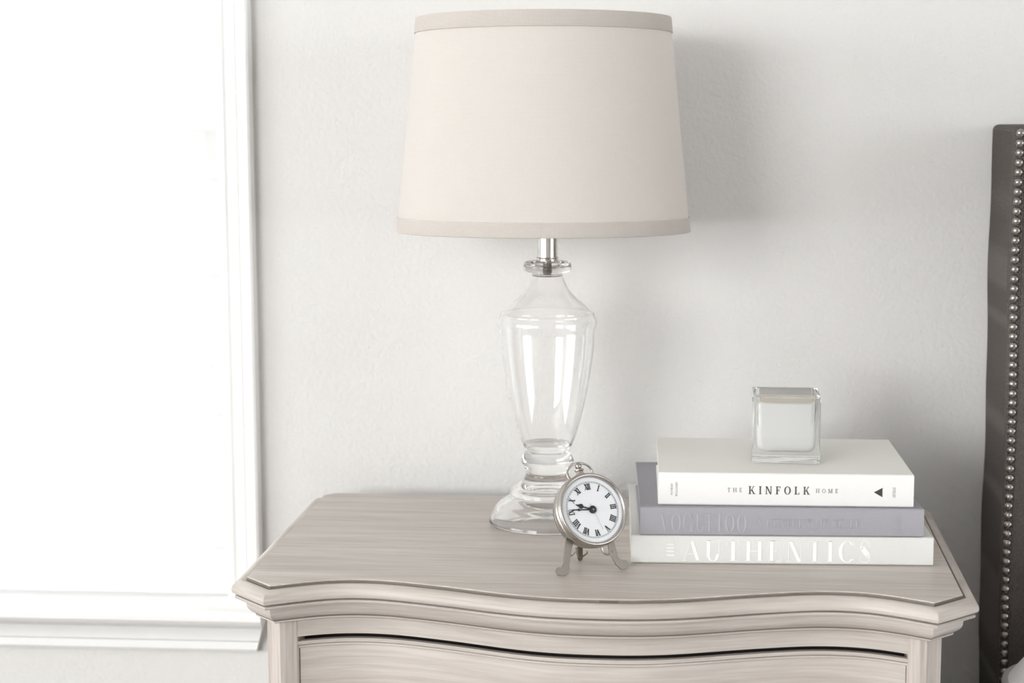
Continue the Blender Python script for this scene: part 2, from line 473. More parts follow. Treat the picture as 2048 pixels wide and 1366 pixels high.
# windows the light comes from, the right one added as fill (outside the picture)
def plain_window(name, axis, plane, inward, a0, a1, z0, z1):
    root = tag(empty(name, (plane if axis == 'y' else a0, plane if axis == 'x' else a0, z0)), kind='structure')
    L = root.location
    def bx(m, p0, d0, q0, p1, d1, q1):
        A, B = plane + inward * d0, plane + inward * d1
        if axis == 'x': m.box(p0 - L.x, min(A, B) - L.y, q0 - L.z, p1 - L.x, max(A, B) - L.y, q1 - L.z)
        else: m.box(min(A, B) - L.x, p0 - L.y, q0 - L.z, max(A, B) - L.x, p1 - L.y, q1 - L.z)
        return m
    c = 0.07
    m = mb(); bx(m, a0 - c, 0, z0 - c, a0, 0.018, z1 + c); bx(m, a1, 0, z0 - c, a1 + c, 0.018, z1 + c)
    bx(m, a0, 0, z1, a1, 0.018, z1 + c); bx(m, a0, 0, z0 - c, a1, 0.018, z0)
    m.build('casing', M_TRIM, root, smooth=0)
    m = mb(); bx(m, a0, -0.10, z0, a0 + 0.04, -0.06, z1); bx(m, a1 - 0.04, -0.10, z0, a1, -0.06, z1)
    bx(m, a0 + 0.04, -0.10, z1 - 0.04, a1 - 0.04, -0.06, z1); bx(m, a0 + 0.04, -0.10, z0, a1 - 0.04, -0.06, z0 + 0.04)
    bx(m, (a0 + a1) / 2 - 0.02, -0.10, z0 + 0.04, (a0 + a1) / 2 + 0.02, -0.06, z1 - 0.04)
    s = m.build('sash', M_TRIM, root, smooth=0)
    bx(mb(), a0 + 0.04, -0.085, z0 + 0.04, a1 - 0.04, -0.080, z1 - 0.04).build('pane', M_PANE, s, smooth=0)
plain_window('window_2', 'y', XL, 1, -4.72, -1.68, 0.62, 2.38)
plain_window('window_3', 'x', YF, 1, -4.95, -2.25, 0.85, 2.85)

plain_window('added_fill_window', 'y', XR, -1, -4.92, -1.88, 0.68, 2.42)  # made-up window framing the added fill light on the right

# ------------------------------------------------------------------ outside the back window
tag(mb().box(-9, 0.6, -0.25, 6, 14, -0.2).build('ground', M_GROUND, smooth=0), kind='structure')
def shrub(x, y, h, r, label):
    root = tag(empty('garden_shrub', (x, y, -0.2)), label, 'shrub', 'garden shrubs seen faintly through the sheer shade')
    m = mb()
    for k in range(4):
        a = k * 1.7
        m.tube([(0, 0, 0), (0.3 * r * math.cos(a), 0.3 * r * math.sin(a), h * 0.4), (0.6 * r * math.cos(a), 0.6 * r * math.sin(a), h * 0.8)], [0.03, 0.02, 0.01], 6)
    m.build('stem', M_BARK, root)
    m = mb()
    for k in range(1500):
        v = Vector((random.gauss(0, 1), random.gauss(0, 1), random.gauss(0, 1))).normalized() * (random.random() ** 0.4)
        c = Vector((v.x * r, v.y * r, h * 0.62 + v.z * h * 0.38))
        d = Vector((random.gauss(0, 1), random.gauss(0, 1), random.gauss(0, 1))).normalized()
        e = d.cross(Vector((0, 0, 1))).normalized(); L = random.uniform(0.05, 0.1)
        m.add([c - d * L, c + e * L * 0.4, c + d * L, c - e * L * 0.4], [(0, 1, 2, 3)])
    tag(m.build('foliage', M_LEAF, root, smooth=0, flip=False), kind='stuff')
shrub(-2.35, 3.6, 1.15, 0.42, 'leafy garden shrub outside the window, the one nearest the side casing')
shrub(-3.25, 4.2, 0.95, 0.55, 'leafy garden shrub outside the window, low and broad in the middle')
shrub(-4.20, 4.0, 1.05, 0.40, 'leafy garden shrub outside the window, farthest from the side casing')

# ------------------------------------------------------------------ nightstand (local frame: u to the right, v to the wall)
NS = tag(empty('nightstand', (-0.4258, -0.006, 0), math.radians(-1.423)),
         'wooden nightstand in pale washed finish with serpentine front, standing between window and headboard', 'nightstand')
kn_s = np.array([0, .05, .10, .15, .19, .225, .255, .285, .315, .340])
kn_v = np.array([-.4634, -.4605, -.4490, -.4320, -.4200, -.4120, -.4108, -.4165, -.4300, -.4445])
xk = np.concatenate([-kn_s[:0:-1], kn_s]); yk = np.concatenate([kn_v[:0:-1], kn_v])
def natural_spline(x, y):
    n = len(x); h = np.diff(x); A = np.eye(n); b = np.zeros(n)
    for i in range(1, n - 1):
        A[i, i - 1:i + 2] = h[i - 1], 2 * (h[i - 1] + h[i]), h[i]
        b[i] = 6 * ((y[i + 1] - y[i]) / h[i] - (y[i] - y[i - 1]) / h[i - 1])
    M = np.linalg.solve(A, b)
    def f(t):
        i = int(np.clip(np.searchsorted(x, t) - 1, 0, n - 2)); H = h[i]; a = x[i + 1] - t; c = t - x[i]
        return (M[i] * a ** 3 + M[i + 1] * c ** 3) / (6 * H) + (y[i] / H - M[i] * H / 6) * a + (y[i + 1] / H - M[i + 1] * H / 6) * c
    return f
FV = natural_spline(xk, yk)
UC = 0.373
def front_pts(n=72, u0=-.340, u1=.340):
    return [(UC + t, FV(t)) for t in np.linspace(u0, u1, n)]
PATH = [(0.0, -0.016), (0.0, -0.2), (0.0, -0.4110)] + front_pts() + [(0.746, -0.4110), (0.746, -0.2), (0.746, -0.016)]

def offset(path, o):
    P = [Vector(p) for p in path]; out = []
    for i, p in enumerate(P):
        ns = []
        if i > 0: t = (p - P[i - 1]).normalized(); ns.append(Vector((t.y, -t.x)))
        if i < len(P) - 1: t = (P[i + 1] - p).normalized(); ns.append(Vector((t.y, -t.x)))
        n = sum(ns, Vector((0, 0))).normalized()
        n = n / max(0.5, n.dot(ns[0]))
        out.append((p.x - n.x * -o, p.y - n.y * -o))
    return out
# with the path running front-left -> right the outward normal is (t.y, -t.x)

def sweep(path, prof, mats_idx, plain=()):
    m = mb(); n = len(path); rows = [offset(path, o) for o, z in prof]
    vs = []
    for (o, z), row in zip(prof, rows): vs += [(x, y, z) for x, y in row]
    m.v = vs
    for j in range(len(prof) - 1):
        for i in range(n - 1):
            m.f.append((j * n + i, j * n + i + 1, (j + 1) * n + i + 1, (j + 1) * n + i)); m.m.append(0 if i in plain else mats_idx[j])
    # end caps and inner closing strip
    K = len(prof)
    m.f.append(tuple(j * n for j in range(K))); m.m.append(0)
    m.f.append(tuple(j * n + n - 1 for j in range(K - 1, -1, -1))); m.m.append(0)
    for i in range(n - 1):
        m.f.append(((K - 1) * n + i, (K - 1) * n + i + 1, i + 1, i)); m.m.append(0)
    return m

# top panel: raised field with clipped back corners
poly = [(0.013, -0.0), (0.0, -0.016)] + PATH[1:-1] + [(0.746, -0.016), (0.733, 0.0)]
ring2 = offset([PATH[0]] + PATH[1:-1] + [PATH[-1]], -0.0008)
m = mb()
m.prism(poly, 0.7000, 0.7192)
pt = [(0.0135, -0.0008)] + ring2 + [(0.7325, -0.0008)]
n = len(poly)
assert len(pt) == n, (len(pt), n)
b = len(m.v)
m.v += [(x, y, 0.7192) for x, y in poly] + [(x, y, 0.7200) for x, y in pt]
for i in range(n):
    m.f.append((b + i, b + (i + 1) % n, b + n + (i + 1) % n, b + n + i)); m.m.append(0)
m.f.append(tuple(range(b + n, b + 2 * n))); m.m.append(0)
del m.f[1]; del m.m[1]          # the prism's own lid lies under the eased edge
m.build('top_panel', M_TOPW, NS, smooth=30)

prof = [(0.0002, .7188), (0.0002, .7162), (0.0010, .7159), (.0030, .7166), (.0080, .7162), (.0112, .7146), (.0138, .7120), (.0152, .7090), (.0156, .7062),
        (.0147, .7036), (.0118, .7020), (.0080, .7017), (.0002, .7015)]
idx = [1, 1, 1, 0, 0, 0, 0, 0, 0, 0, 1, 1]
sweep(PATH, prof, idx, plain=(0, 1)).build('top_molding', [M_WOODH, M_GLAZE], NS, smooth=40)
prof = [(-.004, .7013), (.0095, .7012), (.0118, .7004), (.0126, .6990), (.0120, .6974), (.0096, .6968), (.0016, .6964), (.0010, .6955), (.0011, .6915), (.0008, .6880),
        (-.0005, .6850), (-.0030, .6822), (-.0062, .6800), (-.0078, .6795), (-.0078, .6788), (-.0080, .6783), (-.0082, .6764), (-.0100, .6754), (-.024, .6752)]
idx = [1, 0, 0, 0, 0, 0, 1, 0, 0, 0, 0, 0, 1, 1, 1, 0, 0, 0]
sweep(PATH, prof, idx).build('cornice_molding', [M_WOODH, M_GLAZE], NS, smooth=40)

# carcass
BODY = offset(PATH, -0.0190)
def find_front(u):
    c = offset([(UC + t, FV(t)) for t in np.linspace(-.34, .34, 120)], -0.0190)
    for a, b_ in zip(c[:-1], c[1:]):
        if a[0] <= u <= b_[0]:
            k = (u - a[0]) / (b_[0] - a[0]); return a[1] + k * (b_[1] - a[1])
    return c[0][1] if u < c[0][0] else c[-1][1]
cl, cf = BODY[2], BODY[3]          # chamfer vertices, left
U_IN, U_OUT = 0.0540, 0.6920
zl = 0.6765
for sgn in (0, 1):
    def X(u): return 0.746 - u if sgn else u
    pl = [(X(cl[0]), cl[1]), (X(cf[0]), cf[1]), (X(U_IN - 0.0006), find_front(U_IN)), (X(U_IN - 0.0006), cf[1] + 0.045), (X(cl[0]), cf[1] + 0.045)]
    if sgn: pl = pl[::-1]
    mb().prism(pl, 0.0, zl).build('front_post', M_WOODV, NS, bevel=0.0008)
    bp_ = [(X(.019), -.058), (X(.019), -.018), (X(.062), -.018), (X(.062), -.058)]
    if sgn: bp_ = bp_[::-1]
    mb().prism(bp_, 0.0, zl).build('back_post', M_WOODV, NS, bevel=0.0008)
    x0, x1 = sorted((X(.023), X(.041)))
    mb().box(x0, cf[1] + 0.046, 0.10, x1, -.059, zl).build('side_panel', M_WOODH, NS)
mb().box(.063, -.030, 0.10, .683, -.020, zl).build('back_panel', M_CARC, NS, smooth=0)
mb().box(.063, -.385, 0.095, .683, -.032, 0.11).build('bottom_panel', M_CARC, NS, smooth=0)

def curved_slab(z0, z1, o_front, o_back, u0, u1, mi=0, n=64, m=None):
    m = m or mb()
    c = [(UC + t, FV(t)) for t in np.linspace(u0 - UC, u1 - UC, n)]
    a = offset(c, o_front); b_ = offset(c, o_back)
    k = len(a)
    vs = [(x, y, z0) for x, y in a] + [(x, y, z1) for x, y in a] + [(x, y, z0) for x, y in b_] + [(x, y, z1) for x, y in b_]
    fs = []
    for i in range(k - 1):
        fs += [(i, i + 1, k + i + 1, k + i), (2 * k + i, 3 * k + i, 3 * k + i + 1, 2 * k + i + 1),
               (k + i, k + i + 1, 3 * k + i + 1, 3 * k + i), (i, 2 * k + i, 2 * k + i + 1, i + 1)]
    fs += [(0, k, 3 * k, 2 * k), (k - 1, 3 * k - 1, 4 * k - 1, 2 * k - 1)]
    return m.add(vs, fs, mi)
g = 0.0016
curved_slab(0.6550, 0.6763, -0.0200, -0.042, U_IN + g, U_OUT - g).build('front_rail', M_WOODH, NS, smooth=50)
curved_slab(0.1000, 0.1650, -0.0200, -0.042, U_IN + g, U_OUT - g).build('bottom_rail', M_WOODH, NS, smooth=50)
curved_slab(0.12, 0.6640, -0.058, -0.062, U_IN + g, U_OUT - g).build('dust_panel', M_CARC, NS, smooth=50)

def make_drawer(z0, z1):
    a0, a1 = U_IN + 0.0026, U_OUT - 0.0026
    d = curved_slab(z0 + 0.008, z1 - 0.008, -0.0222, -0.040, a0 + .008, a1 - .008).build('drawer', M_WOODH, NS, smooth=50)
    d_ = d
    def frame(name, w0, w1, of, mat):
        fr = mb()
        curved_slab(z1 - w1, z1 - w0, of, -0.0262, a0 + w0, a1 - w0, m=fr)
        curved_slab(z0 + w0, z0 + w1, of, -0.040, a0 + w0, a1 - w0, m=fr)
        curved_slab(z0 + w1, z1 - w1, of, -0.0262, a0 + w0, a0 + w1, n=3, m=fr)
        curved_slab(z0 + w1, z1 - w1, of, -0.0262, a1 - w1, a1 - w0, n=3, m=fr)
        fr.build(name, mat, d_, smooth=50)
    frame('edge_lip', 0.0, 0.0040, -0.0200, M_WOODH)
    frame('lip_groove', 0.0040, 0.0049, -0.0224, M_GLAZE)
    frame('edge_bead', 0.0049, 0.0073, -0.0208, M_WOODH)
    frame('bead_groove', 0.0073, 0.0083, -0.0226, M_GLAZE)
    for kx in (0.21, 0.536):
        v = find_front(kx)
        zc = (z0 + z1) / 2 - 0.012
        fr_ = (Vector((kx, v - 0.0, zc)), Vector((1, 0, 0)), Vector((0, 0, 1)), Vector((0, -1, 0)))
        mb().lathe([(0, 0), (.009, 0), (.008, .003), (.005, .006), (.0045, .012), (.010, .017), (.0135, .022), (.012, .027), (.006, .0295), (0, .030)], 24, fr_).build('knob', M_BRONZE, d_)
make_drawer(0.4200, 0.6497)
make_drawer(0.1690, 0.4160)

# ------------------------------------------------------------------ glass table lamp
LX, LY, TZ = -0.1327, -0.1460, 0.7200
LP = tag(empty('table_lamp', (LX, LY, TZ)), 'table lamp with clear glass urn base and beige linen drum shade', 'lamp')
def lat(name, prof, mat, parent=LP, seg=96, off=(0, 0), **k):
    fr = (Vector((off[0], off[1], 0)), Vector((1, 0, 0)), Vector((0, 1, 0)), Vector((0, 0, 1)))
    return mb().lathe([(r, z - TZ if z > 0.5 else z) for r, z in prof], seg, fr, close=k.pop('close', False)).build(name, mat, parent, **k)
def smooth_prof(pts, n=4):
    """Catmull-Rom through (r, z) points"""
    out = []
    for i in range(len(pts) - 1):
        p0 = pts[max(i - 1, 0)]; p1 = pts[i]; p2 = pts[i + 1]; p3 = pts[min(i + 2, len(pts) - 1)]
        for k in range(n):
            t = k / n
            out.append(tuple(0.5 * ((2 * b) + (-a + c) * t + (2 * a - 5 * b + 4 * c - d) * t * t + (-a + 3 * b - 3 * c + d) * t ** 3)
                             for a, b, c, d in zip(p0, p1, p2, p3)))
    out.append(pts[-1])
    return [(max(r, 0.0), z) for r, z in out]
Z0 = TZ + 0.0003
foot_o = smooth_prof([(.0672, Z0), (.0693, .7218), (.0690, .7245), (.0668, .7300), (.0640, .7360), (.0590, .7425), (.0485, .7500), (.0452, .7545), (.0440, .7595),
                      (.0370, .7650), (.0300, .7705), (.0264, .7765), (.0256, .7810), (.0280, .7880), (.0312, .7938), (.0310, .7962), (.0268, .8040), (.0258, .8070), (.0278, .8110)], 4)
foot_i = smooth_prof([(.0, .7640), (.012, .7630), (.0280, .7600), (.0370, .7540), (.0420, .7460), (.0530, .7390), (.0610, .7310), (.0650, .7240), (.0652, Z0)], 4)
lat('glass_foot', foot_i + foot_o + [(0.0, .8112)], M_GLASS, smooth=60)
body_o = smooth_prof([(.0280, .8116), (.0318, .8195), (.0350, .8280), (.0395, .8440), (.0437, .8620), (.0478, .8820), (.0510, .9010), (.0535, .9190), (.0550, .9350),
                      (.0557, .9480), (.0574, .9550), (.0582, .9595), (.0574, .9640), (.0553, .9680)], 4)
lid_o = smooth_prof([(.0551, .9692), (.0543, .9712), (.0500, .9745), (.0415, .9830), (.0340, .9895), (.0275, .9960), (.0237, 1.0020), (.0207, 1.0085), (.0182, 1.0150), (.0185, 1.0180),
                     (.0262, 1.0203), (.0280, 1.0235), (.0276, 1.0285), (.0250, 1.0318), (.0180, 1.0335)], 4)
urn = body_o + lid_o
TW = 0.0017        # wall of the blown glass
inn = []
for i_, (r, z) in enumerate(urn):
    a_ = urn[max(i_ - 1, 0)]; b_ = urn[min(i_ + 1, len(urn) - 1)]
    dr, dz = b_[0] - a_[0], b_[1] - a_[1]; L_ = math.hypot(dr, dz) or 1
    q = (r - TW * dz / L_, z + TW * dr / L_)
    if 0.8150 < q[1] < 1.0150 and (not inn or q[1] > inn[-1][1]): inn.append(q)
lat('glass_urn', [(0.0, .8116)] + urn + [(0.0, 1.0335)], M_GLASS, smooth=60)
# the hollow inside the urn: a second closed surface of the same part
m = mb()
fr_ = (Vector((0, 0, 0)), Vector((1, 0, 0)), Vector((0, 1, 0)), Vector((0, 0, 1)))
ui = bpy.data.objects['glass_urn']
bmx = bmesh.new(); bmx.from_mesh(ui.data)
m.lathe([(0, .8150 - TZ)] + [(r, z - TZ) for r, z in inn] + [(0, 1.0152 - TZ)], 96, fr_)
tmp = bpy.data.meshes.new('hollow'); tmp.from_pydata([tuple(v) for v in m.v], [], m.f)
b2_ = bmesh.new(); b2_.from_mesh(tmp); bmesh.ops.recalc_face_normals(b2_, faces=b2_.faces); bmesh.ops.reverse_faces(b2_, faces=b2_.faces)
b2_.to_mesh(tmp); b2_.free()
bmx.from_mesh(tmp); 
for f_ in bmx.faces: f_.smooth = True
bmx.to_mesh(ui.data); bmx.free(); bpy.data.meshes.remove(tmp)
ui.data.set_sharp_from_angle(angle=math.radians(60))
# metal neck, socket and harp inside the shade
lat('neck', [(0, 1.0338), (.0128, 1.0338), (.0130, 1.0362), (.0119, 1.0372), (.0117, 1.0385), (.0117, 1.0660), (.0108, 1.0672), (0, 1.0672)], M_CHROME, smooth=30)
lat('threaded_rod', [(0, 1.0185), (.0040, 1.0185)] + [(.0040 - (k % 2) * .0005, 1.0192 + k * .0009) for k in range(16)] + [(.0040, 1.0336), (0, 1.0336)], M_CLOCKD, smooth=20, seg=32)
lat('socket', [(0, 1.0674), (.0150, 1.0674), (.0165, 1.0700), (.0165, 1.1050), (.0150, 1.1080), (.0138, 1.1080), (.0138, 1.0720), (0, 1.0720)], M_NICKEL, smooth=30, seg=48)
lat('bulb', smooth_prof([(0, 1.0724), (.0125, 1.0724), (.0125, 1.1000), (.0160, 1.1120), (.0260, 1.1320), (.0300, 1.1500), (.0280, 1.1690), (.0180, 1.1840), (0, 1.1890)], 3), M_BULB, smooth=60, seg=48)
TOPZ = 1.300 - TZ
for s in (-1, 1):
    pts = []
    for k in range(15):
        a = -PI / 2 + PI * k / 14
        pts.append((s * (0.0175 + 0.036 * math.cos(a) ** 0.8), 0, (1.0720 + TOPZ + TZ) / 2 - TZ + (TOPZ + TZ - 1.0720) / 2 * math.sin(a)))
    mb().tube(pts, 0.0015, 8).build('harp', M_NICKEL, LP)
# the shade, leaning back a little
SH = Vector((-0.0050, 0.0, 1.0679 - TZ))
tl = math.radians(1.8)
Zs = Vector((0, math.sin(tl), math.cos(tl))); Xs = Vector((1, 0, 0)); Ys = Zs.cross(Xs)
R0, R1, HS = 0.1706, 0.1463, 0.2447
def rad(t): return R0 + (R1 - R0) * t
fr = (SH, Xs, Ys, Zs)
prf = [(rad(0), 0)] + [(rad(k / 12), HS * k / 12) for k in range(1, 12)] + [(rad(1), HS)]
shd = mb().lathe([(r, z) for r, z in prf] + [(r - .0012, z) for r, z in prf[::-1]], 128, fr, close=True).build('lamp_shade', M_LINEN, LP, smooth=40)
def band(z0, z1, name):
    t0, t1 = z0 / HS, z1 / HS
    e = .0009
    p = [(rad(t0) + .0001, z0 - e), (rad(t0) + .0012, z0 - e * .5), (rad(t0) + .0013, z0 + .0005), (rad(t1) + .0013, z1 - .0005), (rad(t1) + .0010, z1 + e * .2), (rad(t1) + .0001, z1)]
    return mb().lathe(p, 128, fr, close=True).build(name, M_BAND, shd, smooth=40)
band(0.0, 0.0160, 'trim_band')
band(HS - 0.0170, HS, 'trim_band')
# spider fitting: ring at the top and three arms
hub = (Vector(SH) + Zs * (HS - 0.012))
rg = []
for k in range(3):
    a = 2 * PI * k / 3 + 0.4
    d = Xs * math.cos(a) + Ys * math.sin(a)
    mb().tube([hub + d * 0.008, hub + d * (R1 * .5), hub + d * (R1 - 0.0015) + Zs * 0.004], 0.0014, 6).build('spider_arm', M_NICKEL, shd)
mb().lathe([(.004, -.001), (.010, -.001), (.010, .001), (.004, .001)], 24, (hub, Xs, Ys, Zs), close=True).build('spider_ring', M_NICKEL, shd)
mb().lathe([(0, .0012), (.005, .0012), (.005, .004), (.0035, .0055), (.0055, .008), (.0050, .0105), (0, .0118)], 24, (hub, Xs, Ys, Zs)).build('finial', M_NICKEL, LP)

# ------------------------------------------------------------------ lettering (own serif letterforms)
def arc(cx, cy, rx, ry, a0, a1, T, t, n=14):
    A = [math.radians(a0 + (a1 - a0) * k / n) for k in range(n + 1)]
    o = [(cx + rx * math.cos(a), cy + ry * math.sin(a)) for a in A]
    i = [(cx + (rx - T) * math.cos(a), cy + (ry - t) * math.sin(a)) for a in A]
    return [[o[k], o[k + 1], i[k + 1], i[k]] for k in range(n)]
def R_(x0, y0, x1, y1): return [(x0, y0), (x1, y0), (x1, y1), (x0, y1)]
def D_(x0, y0, x1, y1, w): return [(x0, y0), (x0 + w, y0), (x1 + w, y1), (x1, y1)]
def glyph(c, T, t):
    s = 0.09                      # serif overhang
    def stem(x, w=None, y0=0, y1=1, top=True, bot=True):
        w = T if w is None else w
        r = [R_(x, y0, x + w, y1)]
        if top: r.append(R_(x - s, y1 - t, x + w + s, y1))
        if bot: r.append(R_(x - s, y0, x + w + s, y0 + t))
        return r
    if c == ' ': return [], 0.38
    if c == 'I': return stem(s), T + 2 * s
    if c == 'H': return stem(s) + stem(.62) + [R_(s + T, .5 - t / 2, .62, .5 + t / 2)], .62 + T + s
    if c == 'E': return stem(s) + [R_(s, 1 - t, .58, 1), R_(s, 0, .62, t), R_(s + T, .5 - t / 2, .45, .5 + t / 2), D_(.58 - t, .78, .58 - t, 1, t), D_(.62 - t, 0, .62 - t, .24, t), R_(.45 - t, .40, .45, .60)], .64
    if c == 'F': return stem(s) + [R_(s, 1 - t, .58, 1), R_(s + T, .5 - t / 2, .45, .5 + t / 2), R_(.58 - t, .78, .58, 1), R_(.45 - t, .40, .45, .60)], .60
    if c == 'L': return stem(s) + [R_(s, 0, .60, t), R_(.60 - t, 0, .60, .26)], .62
    if c == 'T': return [R_(.33 - T / 2, 0, .33 + T / 2, 1), R_(.33 - T / 2 - s, 0, .33 + T / 2 + s, t), R_(0.02, 1 - t, .64, 1), R_(.02, .76, .02 + t, 1), R_(.64 - t, .76, .64, 1)], .66
    if c == 'K': return stem(s) + [D_(s + T, .38, .60, 1, t * 1.3), D_(.60, 0, s + T + .10, .55, T), R_(.52, 1 - t, .74, 1), R_(.54, 0, .60 + T + s, t)], .62 + T + s * .6
    if c == 'N': return stem(s, t * 1.3, bot=True, top=True) + stem(.66, t * 1.3, bot=False) + [D_(.66 + t * 1.3 - T, 0, s, 1, T)], .66 + t * 1.3 + s
    if c == 'M': return stem(s, t * 1.3) + stem(.80, T) + [D_(.44, 0, s, 1, T), D_(.44 + T * .4, 0, .80, 1, t * 1.2)], .80 + T + s
    if c == 'A': return [D_(.04, 0, .36, 1, t * 1.3), D_(.68 - T * .3, 0, .36 - T * .3, 1, T), R_(.16, .32, .58, .32 + t), R_(-.04, 0, .16, t), R_(.58, 0, .86, t)], .80
    if c == 'V': return [D_(.36, 0, .04, 1, T), D_(.36 + T * .3, 0, .68, 1, t * 1.3), R_(-.04, 1 - t, .06 + T + .06, 1), R_(.60, 1 - t, .80, 1)], .76
    if c == 'W': return [D_(.30, 0, .04, 1, T), D_(.30 + T * .3, 0, .54, 1, t), D_(.74, 0, .48, 1, T), D_(.74 + T * .3, 0, 1.02, 1, t), R_(-.04, 1 - t, .22, 1), R_(.92, 1 - t, 1.12, 1)], 1.08
    if c == 'X': return [D_(.56, 0, .04, 1, T), D_(.04, 0, .62, 1, t * 1.3), R_(-.02, 1 - t, .04 + T + s, 1), R_(.54, 1 - t, .74, 1), R_(-.04, 0, .16, t), R_(.50, 0, .56 + T + s, t)], .72
    if c == 'Y': return [D_(.34, .42, .04, 1, T), D_(.34 + T * .3, .42, .66, 1, t * 1.3), R_(.34, 0, .34 + T, .46), R_(.34 - s, 0, .34 + T + s, t), R_(-.04, 1 - t, .20, 1), R_(.58, 1 - t, .78, 1)], .74
    if c in 'O0':
        W = .40 if c == 'O' else .33
        return arc(W, .5, W, .52, 0, 360, T * 1.05, t, 36), 2 * W
    if c == 'C': return arc(.40, .5, .40, .52, 42, 318, T * 1.05, t, 26) + [R_(.70, .70, .70 + t, 1.0), R_(.70, .0, .70 + t, .24)], .74
    if c == 'G': return arc(.40, .5, .40, .52, 42, 322, T * 1.05, t, 26) + [R_(.70, .70, .70 + t, 1.0), R_(.70 - T * .4, .0, .70 + T * .6, .42), R_(.56, .42 - t, .86, .42)], .86
    if c == 'U': return [R_(.10, .34, .10 + T, 1), R_(.66, .34, .66 + t * 1.3, 1), R_(0, 1 - t, .10 + T + s, 1), R_(.56, 1 - t, .80, 1)] + arc((.10 + .66 + t * 1.3) / 2, .34, (.56 + t * 1.3) / 2, .36, 180, 360, T * .9, t, 16), .80
    if c == 'S':
        a = arc(.29, .735, .23, .285, 40, 180, t * 1.4, t, 10); b_ = arc(.29, .265, .25, .285, -140, 0, t * 1.4, t, 10)
        mid = [[(.06, .735), (.06 + T * .8, .80), (.54, .33), (.54 - T * .8, .20)], [(.06, .735), (.06, .68), (.54 - T * .8, .20), (.54, .265)], [(.06, .60), (.06 + T, .78), (.54, .40), (.54 - T, .22)]]
        return a + b_ + [mid[2], [(.06, .60), (.06, .735), (.06 + T * .7, .82), (.06 + T * .7, .66)], [(.54, .40), (.54, .265), (.54 - T * .7, .18), (.54 - T * .7, .34)], R_(.47, .70, .47 + t, 1.0), R_(.05, .0, .05 + t, .30)], .58
    if c == 'R': return stem(s) + arc(.36, .76, .24, .24, -90, 90, T * .9, t, 12) + [R_(s + T, 1 - t, .36, 1), R_(s + T, .52, .36, .52 + t), D_(.56, 0, .34, .52, T), R_(.54, 0, .56 + T + s, t)], .60 + T + s
    if c == 'B': return stem(s) + arc(.36, .76, .22, .24, -90, 90, T * .9, t, 12) + arc(.36, .27, .27, .27, -90, 90, T * .9, t, 12) + [R_(s + T, 1 - t, .36, 1), R_(s + T, .52, .36, .52 + t), R_(s + T, 0, .36, t)], .66
    if c == '1': return stem(.16, top=False) + [D_(.04, .80, .16, 1, t)], .16 + T + s + .06
    return [], .3
def text_polys(txt, x0, x1, zc, h, T, t):
    """letters spread to fill x0..x1, cap height h, centred at zc"""
    gl = [glyph(c, T, t) for c in txt]
    tot = sum(g_[1] for g_ in gl) * h
    kx = min(1.0, 0.86 * (x1 - x0) / tot); tot *= kx      # condensed when the space is short
    sp = (x1 - x0 - tot) / max(1, len(txt) - 1)
    out = []; x = x0
    for ps, wd in gl:
        for p in ps: out.append([(x + a * h * kx, zc - h / 2 + b_ * h) for a, b_ in p])
        x += wd * h * kx + sp
    return out
def letters(name, polys, mat, parent, y=-0.0002, thick=0.00015):
    m = mb()
    for p in polys: m.prism([(a, b_) for a, b_ in p], y - thick, y + 0.0001, axis='y')
    return m.build(name, mat, parent, smooth=0)
def rot90(polys, cx, cz, sgn=1):
    return [[(cx - sgn * (b_ - cz), cz + sgn * (a - cx)) for a, b_ in p] for p in polys]

# ------------------------------------------------------------------ books (local: x along the spine, y into the stack, z up)
def book(name, loc, ang, L, D, T, mc, mtop, label, spine_r=0.0, jt=0.0035):
    root = tag(empty(name, loc, math.radians(ang)), label, 'book', 'stack of large books on the nightstand')
    bt = 0.0026
    mb().box(0, jt, T - bt, L, D, T).build('cover_board', mtop, root, bevel=0.0006)
    mb().box(0, jt, 0.0, L, D, bt).build('cover_board', mtop, root, bevel=0.0006)
    # spine with slightly rounded edges, seen in section (y, z)
    e = 0.0014
    sec = [(0, 0.0026), (0.0005, 0.0014), (0.0014, 0.0011), (jt + .0004, 0.0010), (jt + .0004, bt), (0.0022, bt), (0.0022, T - bt), (jt + .0004, T - bt), (jt + .0004, T - 0.0005), (jt - .0010, T - 0.0011), (e, T), (0.0004, T - 0.0004), (0, T - e)]
    mb().prism(sec, 0, L, axis='x').build('spine', mc, root, smooth=50)
    m = mb()
    m.box(0.003, 0.0024, bt + 0.0001, L - 0.003, D - 0.004, T - bt - 0.0001)
    m.build('page_block', M_PAGES, root)
    return root
BA = book('hardcover_book', (-0.0300, -0.3354, 0.7200), 1.68, 0.3253, 0.262, 0.0315, M_AUT, M_AUT,
          'pale grey hardcover book with white AUTHENTICS lettering, bottom of the stack')
BV = book('hardcover_book', (-0.0204, -0.3370, 0.7516), 2.0, 0.3048, 0.246, 0.0311, M_VOG, M_VOG,
          'lilac grey clothbound book with tone on tone lettering, middle of the stack')
BK = book('hardcover_book', (-0.0012, -0.3251, 0.7828), 0.78, 0.2745, 0.205, 0.0360, M_KIN, M_KINTOP,
          'white hardcover book with black title THE KINFOLK HOME, top of the stack')
k = 0.3253 / 604
letters('lettering', text_polys('AUTHENTICS', 104 * k, 481 * k, 0.0153, 0.0232, .17, .028), M_AUTL, BA)
letters('lettering', rot90(text_polys('THE', 78 * k - .0085, 78 * k + .0085, 0.0160, 0.0100, .20, .05), 78 * k, 0.0160), M_AUTL, BA)
k = 0.3048 / 567
letters('lettering', text_polys('VOGUE', 40 * k, 150 * k, 0.0150, 0.0205, .15, .03), M_VOGL, BV)
letters('lettering', text_polys('100', 152 * k, 214 * k, 0.0150, 0.0205, .15, .03), M_VOGL, BV)
